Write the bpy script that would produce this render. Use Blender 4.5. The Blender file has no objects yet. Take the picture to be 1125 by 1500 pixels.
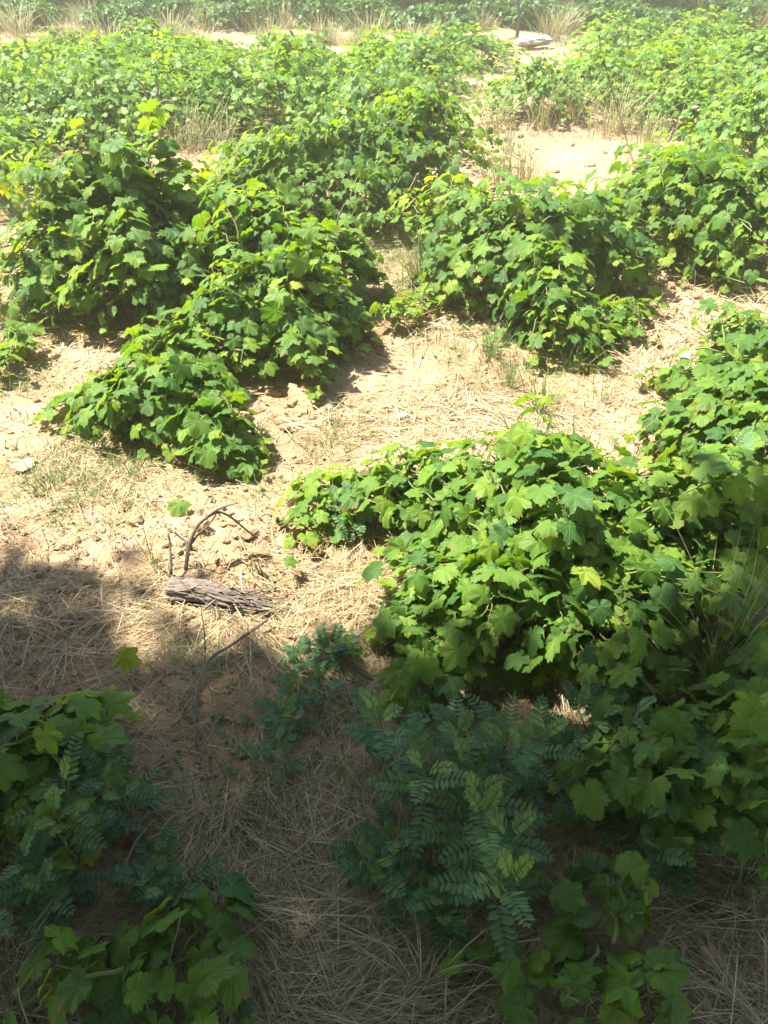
import bpy, math
import numpy as np
from mathutils import Vector

rng = np.random.default_rng(11)
sc = bpy.context.scene
COL = sc.collection
R = math.radians

# ------------------------------------------------------------------ camera
W, H, CAM_H, PITCH, F = 1125, 1500, 1.65, R(39.5), 1083.33
cP, sP = math.cos(PITCH), math.sin(PITCH)
cam_d = bpy.data.cameras.new('camera'); cam = bpy.data.objects.new('camera', cam_d); COL.objects.link(cam)
cam_d.sensor_fit = 'VERTICAL'; cam_d.sensor_height = 36; cam_d.lens = 26
cam_d.clip_start = 0.02; cam_d.clip_end = 800
cam.location = (0, 0, CAM_H); cam.rotation_euler = (math.pi/2-PITCH, 0, 0)
sc.camera = cam

def G(px, py, z=0.0):
    """world point at height z seen at photo pixel px, py"""
    u = (px-W/2)/F; v = (H/2-py)/F
    d = np.array([u, cP+v*sP, -sP+v*cP])
    t = (z-CAM_H)/d[2]
    return np.array([d[0]*t, d[1]*t, z])

# ------------------------------------------------------------------ noise
def _hash(ix, iy, seed):
    n = (ix*374761393 + iy*668265263 + seed*974711) & 0xffffffff
    n = ((n ^ (n >> 13))*1274126177) & 0xffffffff
    return ((n ^ (n >> 16)) & 0xffff)/65535.0
def vnoise(x, y, seed=0):
    x = np.asarray(x, float); y = np.asarray(y, float)
    ix = np.floor(x).astype(np.int64); iy = np.floor(y).astype(np.int64)
    fx = x-ix; fy = y-iy; fx = fx*fx*(3-2*fx); fy = fy*fy*(3-2*fy)
    a = _hash(ix, iy, seed); b = _hash(ix+1, iy, seed); c = _hash(ix, iy+1, seed); d = _hash(ix+1, iy+1, seed)
    return (a*(1-fx)+b*fx)*(1-fy)+(c*(1-fx)+d*fx)*fy
def fbm(x, y, seed=0, octv=4):
    s = 0; a = .5
    for k in range(octv):
        s = s+a*vnoise(np.asarray(x)*2**k, np.asarray(y)*2**k, seed+k*17); a *= .5
    return s

def g0(px, py): return G(px, py)[:2]
# rough broken soil under the vines (photo places turned into ground places)
CLODDY = [(520, 490, .35), (940, 450, .5), (430, 590, .3), (400, 780, .4), (330, 780, .35), (820, 200, .9), (720, 460, .35), (200, 480, .4), (900, 640, .3)]
CLODDY = [(*g0(a, b), r) for a, b, r in CLODDY]
SMOOTH = [(430, 690, .22), (300, 745, .3), (190, 790, .3), (540, 540, .3), (700, 690, .2)]
SMOOTH = [(*g0(a, b), r) for a, b, r in SMOOTH]
def blobs_at(x, y, L):
    s = np.zeros_like(np.asarray(x, float))
    for a, b, r in L: s = np.maximum(s, np.exp(-((x-a)**2+(y-b)**2)/(r*r)))
    return s
def hgt(x, y):
    x = np.asarray(x, float); y = np.asarray(y, float)
    cl = blobs_at(x, y, CLODDY)
    h = .10*(fbm(x*.6, y*.6, 3, 3)-.45)+.035*(fbm(x*3, y*3, 5, 3)-.45)
    h = h+(.012+.045*cl)*(fbm(x*11, y*11, 9, 3)-.45)
    lump = np.clip(vnoise(x*17, y*17, 21)-.5, 0, 1)
    h = h+(.008+.05*cl)*lump
    return h*np.clip((y+3)/3, .3, 1)
def hz(x, y): return float(hgt(np.array([x]), np.array([y]))[0])

# ------------------------------------------------------------------ mesh helpers
class MB:
    def __init__(s): s.v = []; s.f = []; s.uv = []; s.t = []; s.n = 0
    def add(s, v, f, uv=None, t=0.5):
        v = np.asarray(v, float).reshape(-1, 3); f = np.asarray(f, np.int64).reshape(-1, 3)
        if len(v) == 0: return
        s.v.append(v); s.f.append(f+s.n); s.n += len(v)
        s.uv.append(np.zeros((len(v), 2)) if uv is None else np.asarray(uv, float))
        s.t.append(np.broadcast_to(np.asarray(t, float), (len(v),)))
    def mesh(s, name, mat, origin=(0, 0, 0), smooth=True):
        v = np.concatenate(s.v)-np.asarray(origin, float); f = np.concatenate(s.f)
        uv = np.concatenate(s.uv); t = np.concatenate(s.t)
        me = bpy.data.meshes.new(name)
        me.vertices.add(len(v)); me.vertices.foreach_set('co', v.astype(np.float32).ravel())
        me.loops.add(len(f)*3); me.loops.foreach_set('vertex_index', f.astype(np.int32).ravel())
        me.polygons.add(len(f)); me.polygons.foreach_set('loop_start', np.arange(0, len(f)*3, 3, dtype=np.int32))
        ul = me.uv_layers.new(name='uv'); ul.data.foreach_set('uv', uv[f.ravel()].astype(np.float32).ravel())
        at = me.attributes.new('tint', 'FLOAT', 'POINT'); at.data.foreach_set('value', t.astype(np.float32))
        me.update(calc_edges=True)
        me.polygons.foreach_set('use_smooth', np.full(len(f), smooth, dtype=bool))
        me.materials.append(mat)
        return me
    def build(s, name, mat, parent=None, origin=(0, 0, 0), smooth=True):
        o = bpy.data.objects.new(name, s.mesh(name, mat, origin, smooth)); COL.objects.link(o)
        if parent is not None: o.parent = parent
        else: o.location = origin
        return o

def tag(o, label=None, cat=None, group=None, kind=None):
    if label: o['label'] = label
    if cat: o['category'] = cat
    if group: o['group'] = group
    if kind: o['kind'] = kind
    return o
def empty(name, loc, label, cat, group=None):
    o = bpy.data.objects.new(name, None); COL.objects.link(o); o.location = loc; o.empty_display_size = .1
    return tag(o, label, cat, group)
def copy_tree(o, parent=None):
    c = o.copy(); COL.objects.link(c)
    if parent is not None: c.parent = parent
    for ch in list(o.children): copy_tree(ch, c)
    return c

def norm(a): return a/np.maximum(np.linalg.norm(a, axis=-1, keepdims=True), 1e-9)

def tube(mb, path, radii, sides=7, rough=0.0, t=0.5, cap=True, rib=0.0, seed=0):
    p = np.asarray(path, float); n = len(p); r = np.broadcast_to(np.asarray(radii, float), (n,))
    tan = norm(np.gradient(p, axis=0))
    ref = np.array([0, 0, 1.]) if abs(tan[0][2]) < .9 else np.array([1., 0, 0])
    vs = []; uv = []
    u = ref-tan[0]*ref.dot(tan[0]); u /= np.linalg.norm(u)
    lr = np.random.default_rng(seed+int(abs(p[0][0])*997))
    ribs = 1+rib*lr.normal(size=sides)
    L = 0
    for i in range(n):
        u = u-tan[i]*u.dot(tan[i]); u /= np.linalg.norm(u); w = np.cross(tan[i], u)
        if i: L += np.linalg.norm(p[i]-p[i-1])
        a = np.arange(sides)*2*math.pi/sides
        rr = r[i]*ribs*(1+rough*lr.normal(size=sides))
        vs.append(p[i]+np.outer(np.cos(a)*rr, u)+np.outer(np.sin(a)*rr, w))
        uv.append(np.stack([np.arange(sides)/sides, np.full(sides, L)], 1))
    f = []
    for i in range(n-1):
        for k in range(sides):
            a = i*sides+k; b = i*sides+(k+1) % sides
            f += [(a, b, b+sides), (a, b+sides, a+sides)]
    vs = np.concatenate(vs); uv = np.concatenate(uv)
    if cap:
        c0 = len(vs); vs = np.concatenate([vs, p[:1], p[-1:]]); uv = np.concatenate([uv, [[.5, 0]], [[.5, L]]])
        for k in range(sides):
            f.append((c0, (k+1) % sides, k)); b = (n-1)*sides; f.append((c0+1, b+k, b+(k+1) % sides))
    mb.add(vs, f, uv, t)

def bez(a, b, c, n):
    t = np.linspace(0, 1, n)[:, None]
    return (1-t)**2*a+2*t*(1-t)*b+t*t*c
def crom(pts, per=6):
    P = np.asarray(pts, float); P = np.concatenate([[2*P[0]-P[1]], P, [2*P[-1]-P[-2]]]); out = []
    for i in range(1, len(P)-2):
        for t in np.linspace(0, 1, per, endpoint=False):
            a, b, c, d = P[i-1:i+3]
            out.append(.5*((2*b)+(-a+c)*t+(2*a-5*b+4*c-d)*t*t+(-a+3*b-3*c+d)*t**3))
    out.append(P[-2]); return np.array(out)

# batch of many short ribbons (straw, blades): P0 (k,3), direction angle, etc.
def ribbons(mb, base, head, length, width, lift, curl, segs=3, t=None, roll=None, clamp=True):
    """base (k,3); head azimuth; lift = initial elevation angle; curl = change of elevation along length; tapered ribbons"""
    k = len(base); N = segs+1
    s = np.linspace(0, 1, N)
    el = lift[:, None]+curl[:, None]*s[None]                # elevation along blade
    ds = (length/segs)[:, None]
    az = head[:, None]+(rng.normal(size=(k, 1))*.35)*s[None]
    dx = np.cos(el)*np.cos(az)*ds; dy = np.cos(el)*np.sin(az)*ds; dz = np.sin(el)*ds
    P = np.zeros((k, N, 3))
    P[:, 1:, 0] = np.cumsum(dx[:, :-1], 1); P[:, 1:, 1] = np.cumsum(dy[:, :-1], 1); P[:, 1:, 2] = np.cumsum(dz[:, :-1], 1)
    P += base[:, None, :]
    if clamp:
        g = hgt(P[..., 0].ravel(), P[..., 1].ravel()).reshape(k, N)+.002
        P[..., 2] = np.maximum(P[..., 2], g)
    side = np.stack([-np.sin(az), np.cos(az), np.zeros_like(az)], -1)
    if roll is not None:
        side = side*np.cos(roll)[:, None, None]+np.array([0, 0, 1.])*np.sin(roll)[:, None, None]
    wprof = np.interp(s, [0, .3, .75, 1], [.8, 1, .7, .08])
    off = side*(width[:, None]*.5*wprof[None])[..., None]
    V = np.stack([P-off, P+off], 2).reshape(k, N*2, 3)
    f = []
    for i in range(segs):
        a = 2*i; f += [(a, a+1, a+3), (a, a+3, a+2)]
    f = np.array(f)
    Fc = (f[None]+(np.arange(k)*N*2)[:, None, None]).reshape(-1, 3)
    uv = np.tile(np.stack([np.tile([0, 1], N), np.repeat(s, 2)], 1), (k, 1))
    tt = np.repeat(t if t is not None else rng.random(k), N*2)
    mb.add(V.reshape(-1, 3), Fc, uv, tt)

# ------------------------------------------------------------------ materials
def newmat(name):
    m = bpy.data.materials.new(name); m.use_nodes = True
    nt = m.node_tree; nt.nodes.clear()
    out = nt.nodes.new('ShaderNodeOutputMaterial'); return m, nt, out
def nd(nt, kind, **kw):
    n = nt.nodes.new(kind)
    for k, v in kw.items(): setattr(n, k, v)
    return n
def ramp(nt, fac, stops):
    r = nd(nt, 'ShaderNodeValToRGB'); e = r.color_ramp.elements
    while len(e) < len(stops): e.new(.5)
    for el, (p, c) in zip(e, stops): el.position = p; el.color = (*c, 1)
    nt.links.new(fac, r.inputs[0]); return r.outputs[0]
def math_(nt, op, a, b=None, c=None, clamp=False):
    n = nd(nt, 'ShaderNodeMath', operation=op, use_clamp=clamp)
    for i, v in enumerate((a, b, c)):
        if v is None: continue
        if isinstance(v, (int, float)): n.inputs[i].default_value = v
        else: nt.links.new(v, n.inputs[i])
    return n.outputs[0]
def noise(nt, vec, scale, detail=4, rough=.55):
    n = nd(nt, 'ShaderNodeTexNoise'); n.inputs['Scale'].default_value = scale
    n.inputs['Detail'].default_value = detail; n.inputs['Roughness'].default_value = rough
    if vec is not None: nt.links.new(vec, n.inputs['Vector'])
    return n.outputs[0]
def mixc(nt, fac, a, b, mode='MIX'):
    n = nd(nt, 'ShaderNodeMix', data_type='RGBA', blend_type=mode)
    for sock, v in ((n.inputs[0], fac), (n.inputs[6], a), (n.inputs[7], b)):
        if isinstance(v, (int, float)): sock.default_value = v
        elif isinstance(v, tuple): sock.default_value = (*v, 1)
        else: nt.links.new(v, sock)
    return n.outputs[2]
def tint(nt): return nd(nt, 'ShaderNodeAttribute', attribute_name='tint').outputs['Fac']
def bump(nt, h, strength, dist):
    b = nd(nt, 'ShaderNodeBump'); b.inputs['Strength'].default_value = strength; b.inputs['Distance'].default_value = dist
    nt.links.new(h, b.inputs['Height']); return b.outputs[0]
def principled(nt, col, rough, nrm=None, spec=.4):
    p = nd(nt, 'ShaderNodeBsdfPrincipled')
    if isinstance(col, tuple): p.inputs['Base Color'].default_value = (*col, 1)
    else: nt.links.new(col, p.inputs['Base Color'])
    p.inputs['Roughness'].default_value = rough; p.inputs['Specular IOR Level'].default_value = spec
    if nrm is not None: nt.links.new(nrm, p.inputs['Normal'])
    return p

def leaf_material(name, stops, veins=True, trans=.42, rough=.52, tcol=(2.0, 1.75, .3), spec=.22):
    m, nt, out = newmat(name); L = nt.links
    tc = nd(nt, 'ShaderNodeTexCoord')
    c = ramp(nt, tint(nt), stops)
    n1 = noise(nt, tc.outputs['Object'], 14, 3)
    c = mixc(nt, math_(nt, 'MULTIPLY', n1, .4), c, (.03, .075, .014), 'MIX') if veins else c
    if veins:                                            # scorched brown margins on some of the blades
        ln = nd(nt, 'ShaderNodeVectorMath', operation='LENGTH'); L.new(tc.outputs['UV'], ln.inputs[0])
        bn = noise(nt, tc.outputs['Object'], 9, 4, .7)
        bf = math_(nt, 'MULTIPLY_ADD', ln.outputs['Value'], .55, bn)
        bf = math_(nt, 'MULTIPLY', math_(nt, 'SUBTRACT', bf, .99), 12, clamp=True)
        c = mixc(nt, math_(nt, 'MULTIPLY', bf, .75), c, (.20, .125, .04))
    nrm = None
    if veins:
        sep = nd(nt, 'ShaderNodeSeparateXYZ'); L.new(tc.outputs['UV'], sep.inputs[0])
        x = math_(nt, 'ABSOLUTE', sep.outputs[0]); y = sep.outputs[1]
        best = None
        for a in (0, 49, 104):
            ca, sa = math.cos(R(a)), math.sin(R(a))
            across = math_(nt, 'ABSOLUTE', math_(nt, 'SUBTRACT', math_(nt, 'MULTIPLY', x, ca), math_(nt, 'MULTIPLY', y, sa)))
            along = math_(nt, 'ADD', math_(nt, 'MULTIPLY', x, sa), math_(nt, 'MULTIPLY', y, ca))
            pen = math_(nt, 'MULTIPLY', math_(nt, 'LESS_THAN', along, 0), 9)
            # side ribs: herringbone off each main vein
            d = math_(nt, 'ADD', across, pen)
            rib = math_(nt, 'PINGPONG', math_(nt, 'SUBTRACT', along, math_(nt, 'MULTIPLY', across, .8)), .085)
            rib = math_(nt, 'ADD', math_(nt, 'ADD', rib, .016), math_(nt, 'ADD', math_(nt, 'MULTIPLY', math_(nt, 'GREATER_THAN', across, .3), 9), pen))
            d = math_(nt, 'MINIMUM', d, rib)
            best = d if best is None else math_(nt, 'MINIMUM', best, d)
        v = math_(nt, 'SUBTRACT', 1, math_(nt, 'DIVIDE', best, .03), clamp=True)
        c = mixc(nt, math_(nt, 'MULTIPLY', v, .42), c, (.20, .27, .09))
        nrm = bump(nt, math_(nt, 'ADD', math_(nt, 'MULTIPLY', v, -.6), math_(nt, 'MULTIPLY', noise(nt, tc.outputs['Object'], 60, 3), .9)), .55, .004)
    geo = nd(nt, 'ShaderNodeNewGeometry')
    c2 = mixc(nt, math_(nt, 'MULTIPLY', geo.outputs['Backfacing'], .45), c, (.13, .19, .08))
    p = principled(nt, c2, rough, nrm, spec)
    tr = nd(nt, 'ShaderNodeBsdfTranslucent'); L.new(mixc(nt, 1.0, c, tcol, 'MULTIPLY'), tr.inputs[0])
    if nrm is not None: L.new(nrm, tr.inputs['Normal'])
    mx = nd(nt, 'ShaderNodeMixShader'); mx.inputs[0].default_value = trans
    L.new(p.outputs[0], mx.inputs[1]); L.new(tr.outputs[0], mx.inputs[2]); L.new(mx.outputs[0], out.inputs[0])
    return m

def simple(name, stops, rough=.8, nscale=25, namt=.5, bumpd=.003, trans=0, spec=.3, stretch=None):
    m, nt, out = newmat(name); L = nt.links
    tc = nd(nt, 'ShaderNodeTexCoord'); vec = tc.outputs['Object']
    if stretch:
        mp = nd(nt, 'ShaderNodeMapping'); L.new(tc.outputs['UV'], mp.inputs[0]); mp.inputs['Scale'].default_value = stretch; vec = mp.outputs[0]
    n = noise(nt, vec, nscale, 5)
    f = math_(nt, 'ADD', math_(nt, 'MULTIPLY', tint(nt), 1-namt), math_(nt, 'MULTIPLY', math_(nt, 'MULTIPLY_ADD', n, 2.2, -.6), namt), clamp=True)
    c = ramp(nt, f, stops)
    p = principled(nt, c, rough, bump(nt, n, .7, bumpd) if bumpd else None, spec)
    if trans:
        tr = nd(nt, 'ShaderNodeBsdfTranslucent'); L.new(c, tr.inputs[0])
        mx = nd(nt, 'ShaderNodeMixShader'); mx.inputs[0].default_value = trans
        L.new(p.outputs[0], mx.inputs[1]); L.new(tr.outputs[0], mx.inputs[2]); L.new(mx.outputs[0], out.inputs[0])
    else: L.new(p.outputs[0], out.inputs[0])
    return m

M = {}
M['vine'] = leaf_material('grape_leaf', [(0, (.04, .115, .022)), (.35, (.10, .20, .022)), (.65, (.175, .28, .026)), (1, (.29, .35, .035))])
M['vine_far'] = leaf_material('grape_leaf_distant', [(0, (.04, .115, .022)), (.35, (.095, .195, .022)), (.65, (.155, .26, .025)), (1, (.24, .32, .035))], veins=False, trans=.42)
M['weed'] = leaf_material('pinnate_leaf', [(0, (.04, .11, .05)), (.5, (.085, .18, .07)), (1, (.17, .26, .06))], veins=False, trans=.34, rough=.6, spec=.3)
M['grass'] = simple('green_blade', [(0, (.05, .12, .025)), (.6, (.12, .19, .05)), (1, (.3, .32, .12))], .55, 30, .2, 0, .3)
M['hay'] = simple('dry_blade', [(0, (.17, .165, .07)), (.5, (.29, .265, .13)), (1, (.42, .39, .22))], .75, 30, .3, 0, .2)
M['straw'] = simple('dead_straw', [(0, (.12, .082, .042)), (.35, (.27, .20, .10)), (.7, (.43, .345, .195)), (1, (.60, .52, .34))], .7, 40, .25, 0, .12)
M['cane'] = simple('green_cane', [(0, (.07, .11, .03)), (.5, (.13, .15, .04)), (1, (.20, .13, .05))], .55, 30, .3, .001)
M['bark'] = simple('vine_bark', [(0, (.09, .065, .05)), (.45, (.24, .18, .14)), (1, (.46, .38, .30))], .9, 22, .75, .006, stretch=(14, 5, 1))
M['dead_wood'] = simple('weathered_wood', [(0, (.055, .04, .032)), (.5, (.18, .14, .11)), (1, (.40, .33, .27))], .9, 20, .7, .004, stretch=(10, 8, 1))
M['dead_leaf'] = simple('dead_leaf', [(0, (.20, .13, .06)), (.5, (.34, .24, .12)), (1, (.50, .40, .24))], .8, 40, .5, .002, .2)
M['grey_leaf'] = simple('wilted_leaf', [(0, (.14, .17, .10)), (.5, (.24, .26, .16)), (1, (.34, .34, .22))], .75, 40, .5, .002, .2)
M['stone'] = simple('pale_stone', [(0, (.20, .17, .13)), (.5, (.32, .29, .24)), (1, (.44, .41, .36))], .85, 14, .7, .006)
M['clod'] = simple('soil_clod', [(0, (.17, .10, .052)), (.5, (.25, .165, .09)), (1, (.34, .25, .15))], .95, 30, .6, .006)
M['concrete'] = simple('pale_concrete', [(0, (.20, .195, .185)), (.5, (.30, .295, .285)), (1, (.40, .395, .385))], .9, 6, .7, .004)
M['tree_leaf'] = leaf_material('tree_leaf', [(0, (.02, .06, .02)), (.5, (.05, .12, .03)), (1, (.12, .21, .05))], veins=False, trans=.3)
M['shade_leaf'] = leaf_material('shade_crown_leaf', [(0, (.02, .05, .02)), (1, (.05, .11, .03))], veins=False, trans=.04)
M['trunk'] = simple('tree_bark', [(0, (.05, .04, .03)), (.5, (.12, .10, .08)), (1, (.22, .19, .16))], .9, 12, .7, .01, stretch=(8, 4, 1))

def soil_material():
    m, nt, out = newmat('sandy_soil'); L = nt.links
    tc = nd(nt, 'ShaderNodeTexCoord'); v = tc.outputs['Object']
    big = noise(nt, v, 1.3, 4); mid = noise(nt, v, 9, 6, .65); fine = noise(nt, v, 70, 6, .7)
    f = math_(nt, 'ADD', math_(nt, 'MULTIPLY', big, .55), math_(nt, 'ADD', math_(nt, 'MULTIPLY', mid, .45), math_(nt, 'MULTIPLY', fine, .25)))
    c = ramp(nt, f, [(.38, (.16, .085, .042)), (.52, (.245, .145, .078)), (.66, (.33, .22, .125)), (.82, (.42, .32, .20))])
    # dusty chaff flecks
    vor = nd(nt, 'ShaderNodeTexVoronoi'); vor.inputs['Scale'].default_value = 120; L.new(v, vor.inputs['Vector'])
    fl = math_(nt, 'MULTIPLY', math_(nt, 'LESS_THAN', vor.outputs['Distance'], .22), math_(nt, 'GREATER_THAN', mid, .5))
    c = mixc(nt, math_(nt, 'MULTIPLY', fl, .5), c, (.42, .34, .22))
    h = math_(nt, 'ADD', math_(nt, 'MULTIPLY', mid, 1.0), math_(nt, 'MULTIPLY', fine, .45))
    p = principled(nt, c, .95, bump(nt, h, .8, .02), .15); L.new(p.outputs[0], out.inputs[0]); return m
M['flake'] = simple('leaf_flake', [(0, (.09, .055, .03)), (.5, (.19, .13, .07)), (1, (.36, .28, .17))], .8, 60, .4, 0, .15)
M['soil'] = soil_material()

# ------------------------------------------------------------------ ground
xs = np.concatenate([np.geomspace(-400, -6, 26)[:-1], np.linspace(-6, -2.2, 60)[:-1], np.linspace(-2.2, 2.2, 230), np.linspace(2.2, 6, 60)[1:], np.geomspace(6, 400, 26)[1:]])
ys = np.concatenate([-np.geomspace(400, 3, 20)[:-1], np.linspace(-3, .2, 30)[:-1], np.linspace(.2, 4.6, 240), np.linspace(4.6, 20, 190)[1:], np.geomspace(20, 600, 26)[1:]])
X, Y = np.meshgrid(xs, ys); Z = hgt(X.ravel(), Y.ravel())
gi = np.arange(X.size).reshape(X.shape)
a, b, c, d = gi[:-1, :-1].ravel(), gi[:-1, 1:].ravel(), gi[1:, 1:].ravel(), gi[1:, :-1].ravel()
mb = MB(); mb.add(np.stack([X.ravel(), Y.ravel(), Z], 1), np.concatenate([np.stack([a, b, c], 1), np.stack([a, c, d], 1)]))
tag(mb.build('ground', M['soil']), kind='structure')

# ------------------------------------------------------------------ grape leaf prototypes
CTRL = [(0, 1.0), (10, .90), (20, .80), (29, .60), (35, .60), (42, .78), (51, .90), (61, .80), (72, .64), (82, .50), (92, .56), (106, .68), (120, .62), (136, .55), (152, .50), (166, .42), (176, .12)]
ca_, cr_ = np.array(CTRL).T
def leaf_proto(nout, ring, seed):
    lr = np.random.default_rng(seed)
    half = np.linspace(0, 176, nout//2+1)
    depth = lr.uniform(.3, 1.0)                       # how deep the sinuses cut
    base = np.interp(half, [0, 55, 110, 150, 176], [1.0, .88, .68, .5, .12])
    r = base+(np.interp(half, ca_, cr_)-base)*depth
    if nout >= 30:
        tooth = .055*np.where(np.arange(len(half)) % 2 == 0, 1, -1); tooth[0] = .03; tooth[-3:] = 0
        r = r*(1+tooth+lr.normal(size=len(half))*.025)
    rl = r*(1+lr.normal(size=len(half))*.03)
    ang = np.concatenate([R(1)*half, -R(1)*half[:0:-1]]); rad = np.concatenate([r, rl[:0:-1]])
    x = np.sin(ang)*rad; y = np.cos(ang)*rad
    n = len(x); pts = [np.array([[0, 0]])]; f = []
    if ring:
        pts += [np.stack([x, y], 1)*.52]; pts += [np.stack([x, y], 1)]
        for k in range(n-1 if False else n):
            q = (k+1) % n
            if k == n//2: continue                       # petiole sinus stays open
            f += [(0, 1+q, 1+k), (1+k, 1+q, 1+n+q), (1+k, 1+n+q, 1+n+k)]
    else:
        pts += [np.stack([x, y], 1)]
        for k in range(n):
            q = (k+1) % n
            if k == n//2: continue
            f += [(0, 1+q, 1+k)]
    p = np.concatenate(pts); x, y = p.T
    fold = lr.uniform(.02, .32); droop = lr.uniform(.12, .5); ph = lr.uniform(0, 6.28); rr = np.hypot(x, y)
    z = fold*np.abs(x)-droop*(np.maximum(y, 0)**2)-lr.uniform(.1, .55)*x*x+.07*rr*np.sin(4*np.arctan2(x, y)+ph)+.05*rr*np.sin(7*np.arctan2(x, y)+ph*2)+lr.uniform(-.15, .15)*x
    return np.stack([x, y, z], 1), np.array(f), p
PROTO = {0: [leaf_proto(52, True, 100+i) for i in range(8)],
         1: [leaf_proto(30, True, 200+i) for i in range(7)],
         2: [leaf_proto(16, False, 300+i) for i in range(6)]}

def put_leaves(mb, pos, tip, nrm, size, tnt, lod):
    pos = np.asarray(pos); nrm = norm(np.asarray(nrm)); tip = np.asarray(tip)
    tip = norm(tip-nrm*(tip*nrm).sum(1, keepdims=True)); xax = np.cross(tip, nrm)
    which = rng.integers(0, len(PROTO[lod]), len(pos))
    for w in range(len(PROTO[lod])):
        s = np.where(which == w)[0]
        if len(s) == 0: continue
        v, f, uv = PROTO[lod][w]
        sq = rng.uniform(.85, 1.12, len(s))
        V = (v[None, :, 0, None]*(xax[s]*sq[:, None])[:, None]+v[None, :, 1, None]*tip[s][:, None]+v[None, :, 2, None]*nrm[s][:, None])*size[s][:, None, None]+pos[s][:, None]
        Fc = (f[None]+(np.arange(len(s))*len(v))[:, None, None]).reshape(-1, 3)
        mb.add(V.reshape(-1, 3), Fc, np.tile(uv, (len(s), 1)), np.repeat(tnt[s], len(v)))

SUN = norm(np.array([-.42, .20, .88]))

def shoots(head, blobs, spacing, size, droop=1.0, yellow=0.0):
    """canes from the head to points on mounds; returns leaf frames and cane paths"""
    Pp, Tp, Np, Sz, Tn, canes, pets = [], [], [], [], [], [], []
    for (cx, cy, rx, ry, h, ns) in blobs:
        gz = hz(cx, cy)
        for _ in range(ns):
            az = rng.uniform(0, 2*math.pi); q = rng.random()**.75; rho = rng.uniform(.55, 1.05)
            e = math.sqrt(max(0, 1-q*q))
            skirt = rng.random() < .42
            if skirt: q = rng.uniform(.0, .42); e = math.sqrt(1-q*q); rho = rng.uniform(.45, 1.02)
            T = np.array([cx+rx*e*math.cos(az)*rho, cy+ry*e*math.sin(az)*rho, gz+.03+h*q*rng.uniform(.75, 1.0)])
            stray = rng.random() < .13 and min(rx, ry) > .1
            if stray and rng.random() < .5: T[2] += rng.uniform(.06, .2)*min(1, h/.4); skirt = False
            elif stray: T[:2] += (T[:2]-np.array([cx, cy]))*rng.uniform(.3, .75); T[2] = gz+.05+.3*h*rng.random()
            S = head+rng.normal(size=3)*np.array([.06, .06, .03])
            if skirt: S = S*.45+np.array([cx, cy, gz+.06+h*.45])*.55+np.append(rng.normal(size=2)*.3*min(rx, .5), 0)
            C = S*.45+T*.55; C[2] = max(S[2], T[2])+rng.uniform(-.02, .16)*min(1, h/.4)
            C[2] = min(C[2], max(gz+h*1.25, S[2]+.05)); C[:2] += rng.normal(size=2)*.1*min(rx, .6)
            p = bez(S, C, T, 12)
            dirv = norm(p[-1]-p[-2]); tail = [p[-1]]; tl = rng.uniform(.05, .28)*droop*min(1, rx/.35)
            for k in range(4):
                dirv = norm(dirv+np.array([rng.normal()*.12, rng.normal()*.12, -.38])); tail.append(tail[-1]+dirv*tl/4)
            p = np.concatenate([p, tail[1:]]); p += rng.normal(size=p.shape)*.008
            g = hgt(p[:, 0], p[:, 1])+.025; p[:, 2] = np.maximum(p[:, 2], g)
            seg = np.linalg.norm(np.diff(p, axis=0), axis=1); L = np.concatenate([[0], np.cumsum(seg)])
            if L[-1] < .06: continue
            canes.append(p)
            st = (max(.12, .22*L[-1]) if rng.random() < .5 else .05) if L[-1] > .4 else .02
            at = np.arange(st+rng.uniform(0, spacing), L[-1], spacing*rng.uniform(.85, 1.2))
            sgn = 1 if rng.random() < .5 else -1
            outd = np.array([T[0]-cx, T[1]-cy, 0]); outd = outd/(np.linalg.norm(outd)+.05)
            for s in at:
                q3 = np.array([np.interp(s, L, p[:, k]) for k in range(3)]); q4 = np.array([np.interp(min(L[-1], s+.03), L, p[:, k]) for k in range(3)])
                tg = q4-q3; tg = tg/(np.linalg.norm(tg)+1e-6); sgn = -sgn
                sd = np.cross(tg, [0, 0, 1.]); sd = sd/(np.linalg.norm(sd)+1e-6)*sgn
                fr = s/L[-1]; young = max(0, (fr-.80)/.20)
                sz = size*rng.uniform(.62, 1.22)*(1-.62*young)
                pd = norm(sd*.9+np.array([0, 0, .65])+tg*.3+rng.normal(size=3)*.3)
                lp = q3+pd*sz*rng.uniform(.5, 1.0)
                Pp.append(lp); pets.append((q3, lp))
                Np.append(np.array([0, 0, .75])+outd*.5+SUN*.35+sd*.22+rng.normal(size=3)*.38)
                Tp.append(sd*.75+outd*.5+tg*.25+np.array([0, 0, -.65])+rng.normal(size=3)*.4)
                Sz.append(sz); Tn.append(np.clip(rng.normal(.36, .2 if spacing < .0571 or size > .05 else .14)+.5*young+yellow, 0, 1)); sgn = sgn
    P = np.array(Pp); g = hgt(P[:, 0], P[:, 1])+.02+.3*np.array(Sz)
    P[:, 2] = np.maximum(P[:, 2], g)
    return P, np.array(Tp), np.array(Np), np.array(Sz), np.array(Tn), canes, pets

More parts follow.
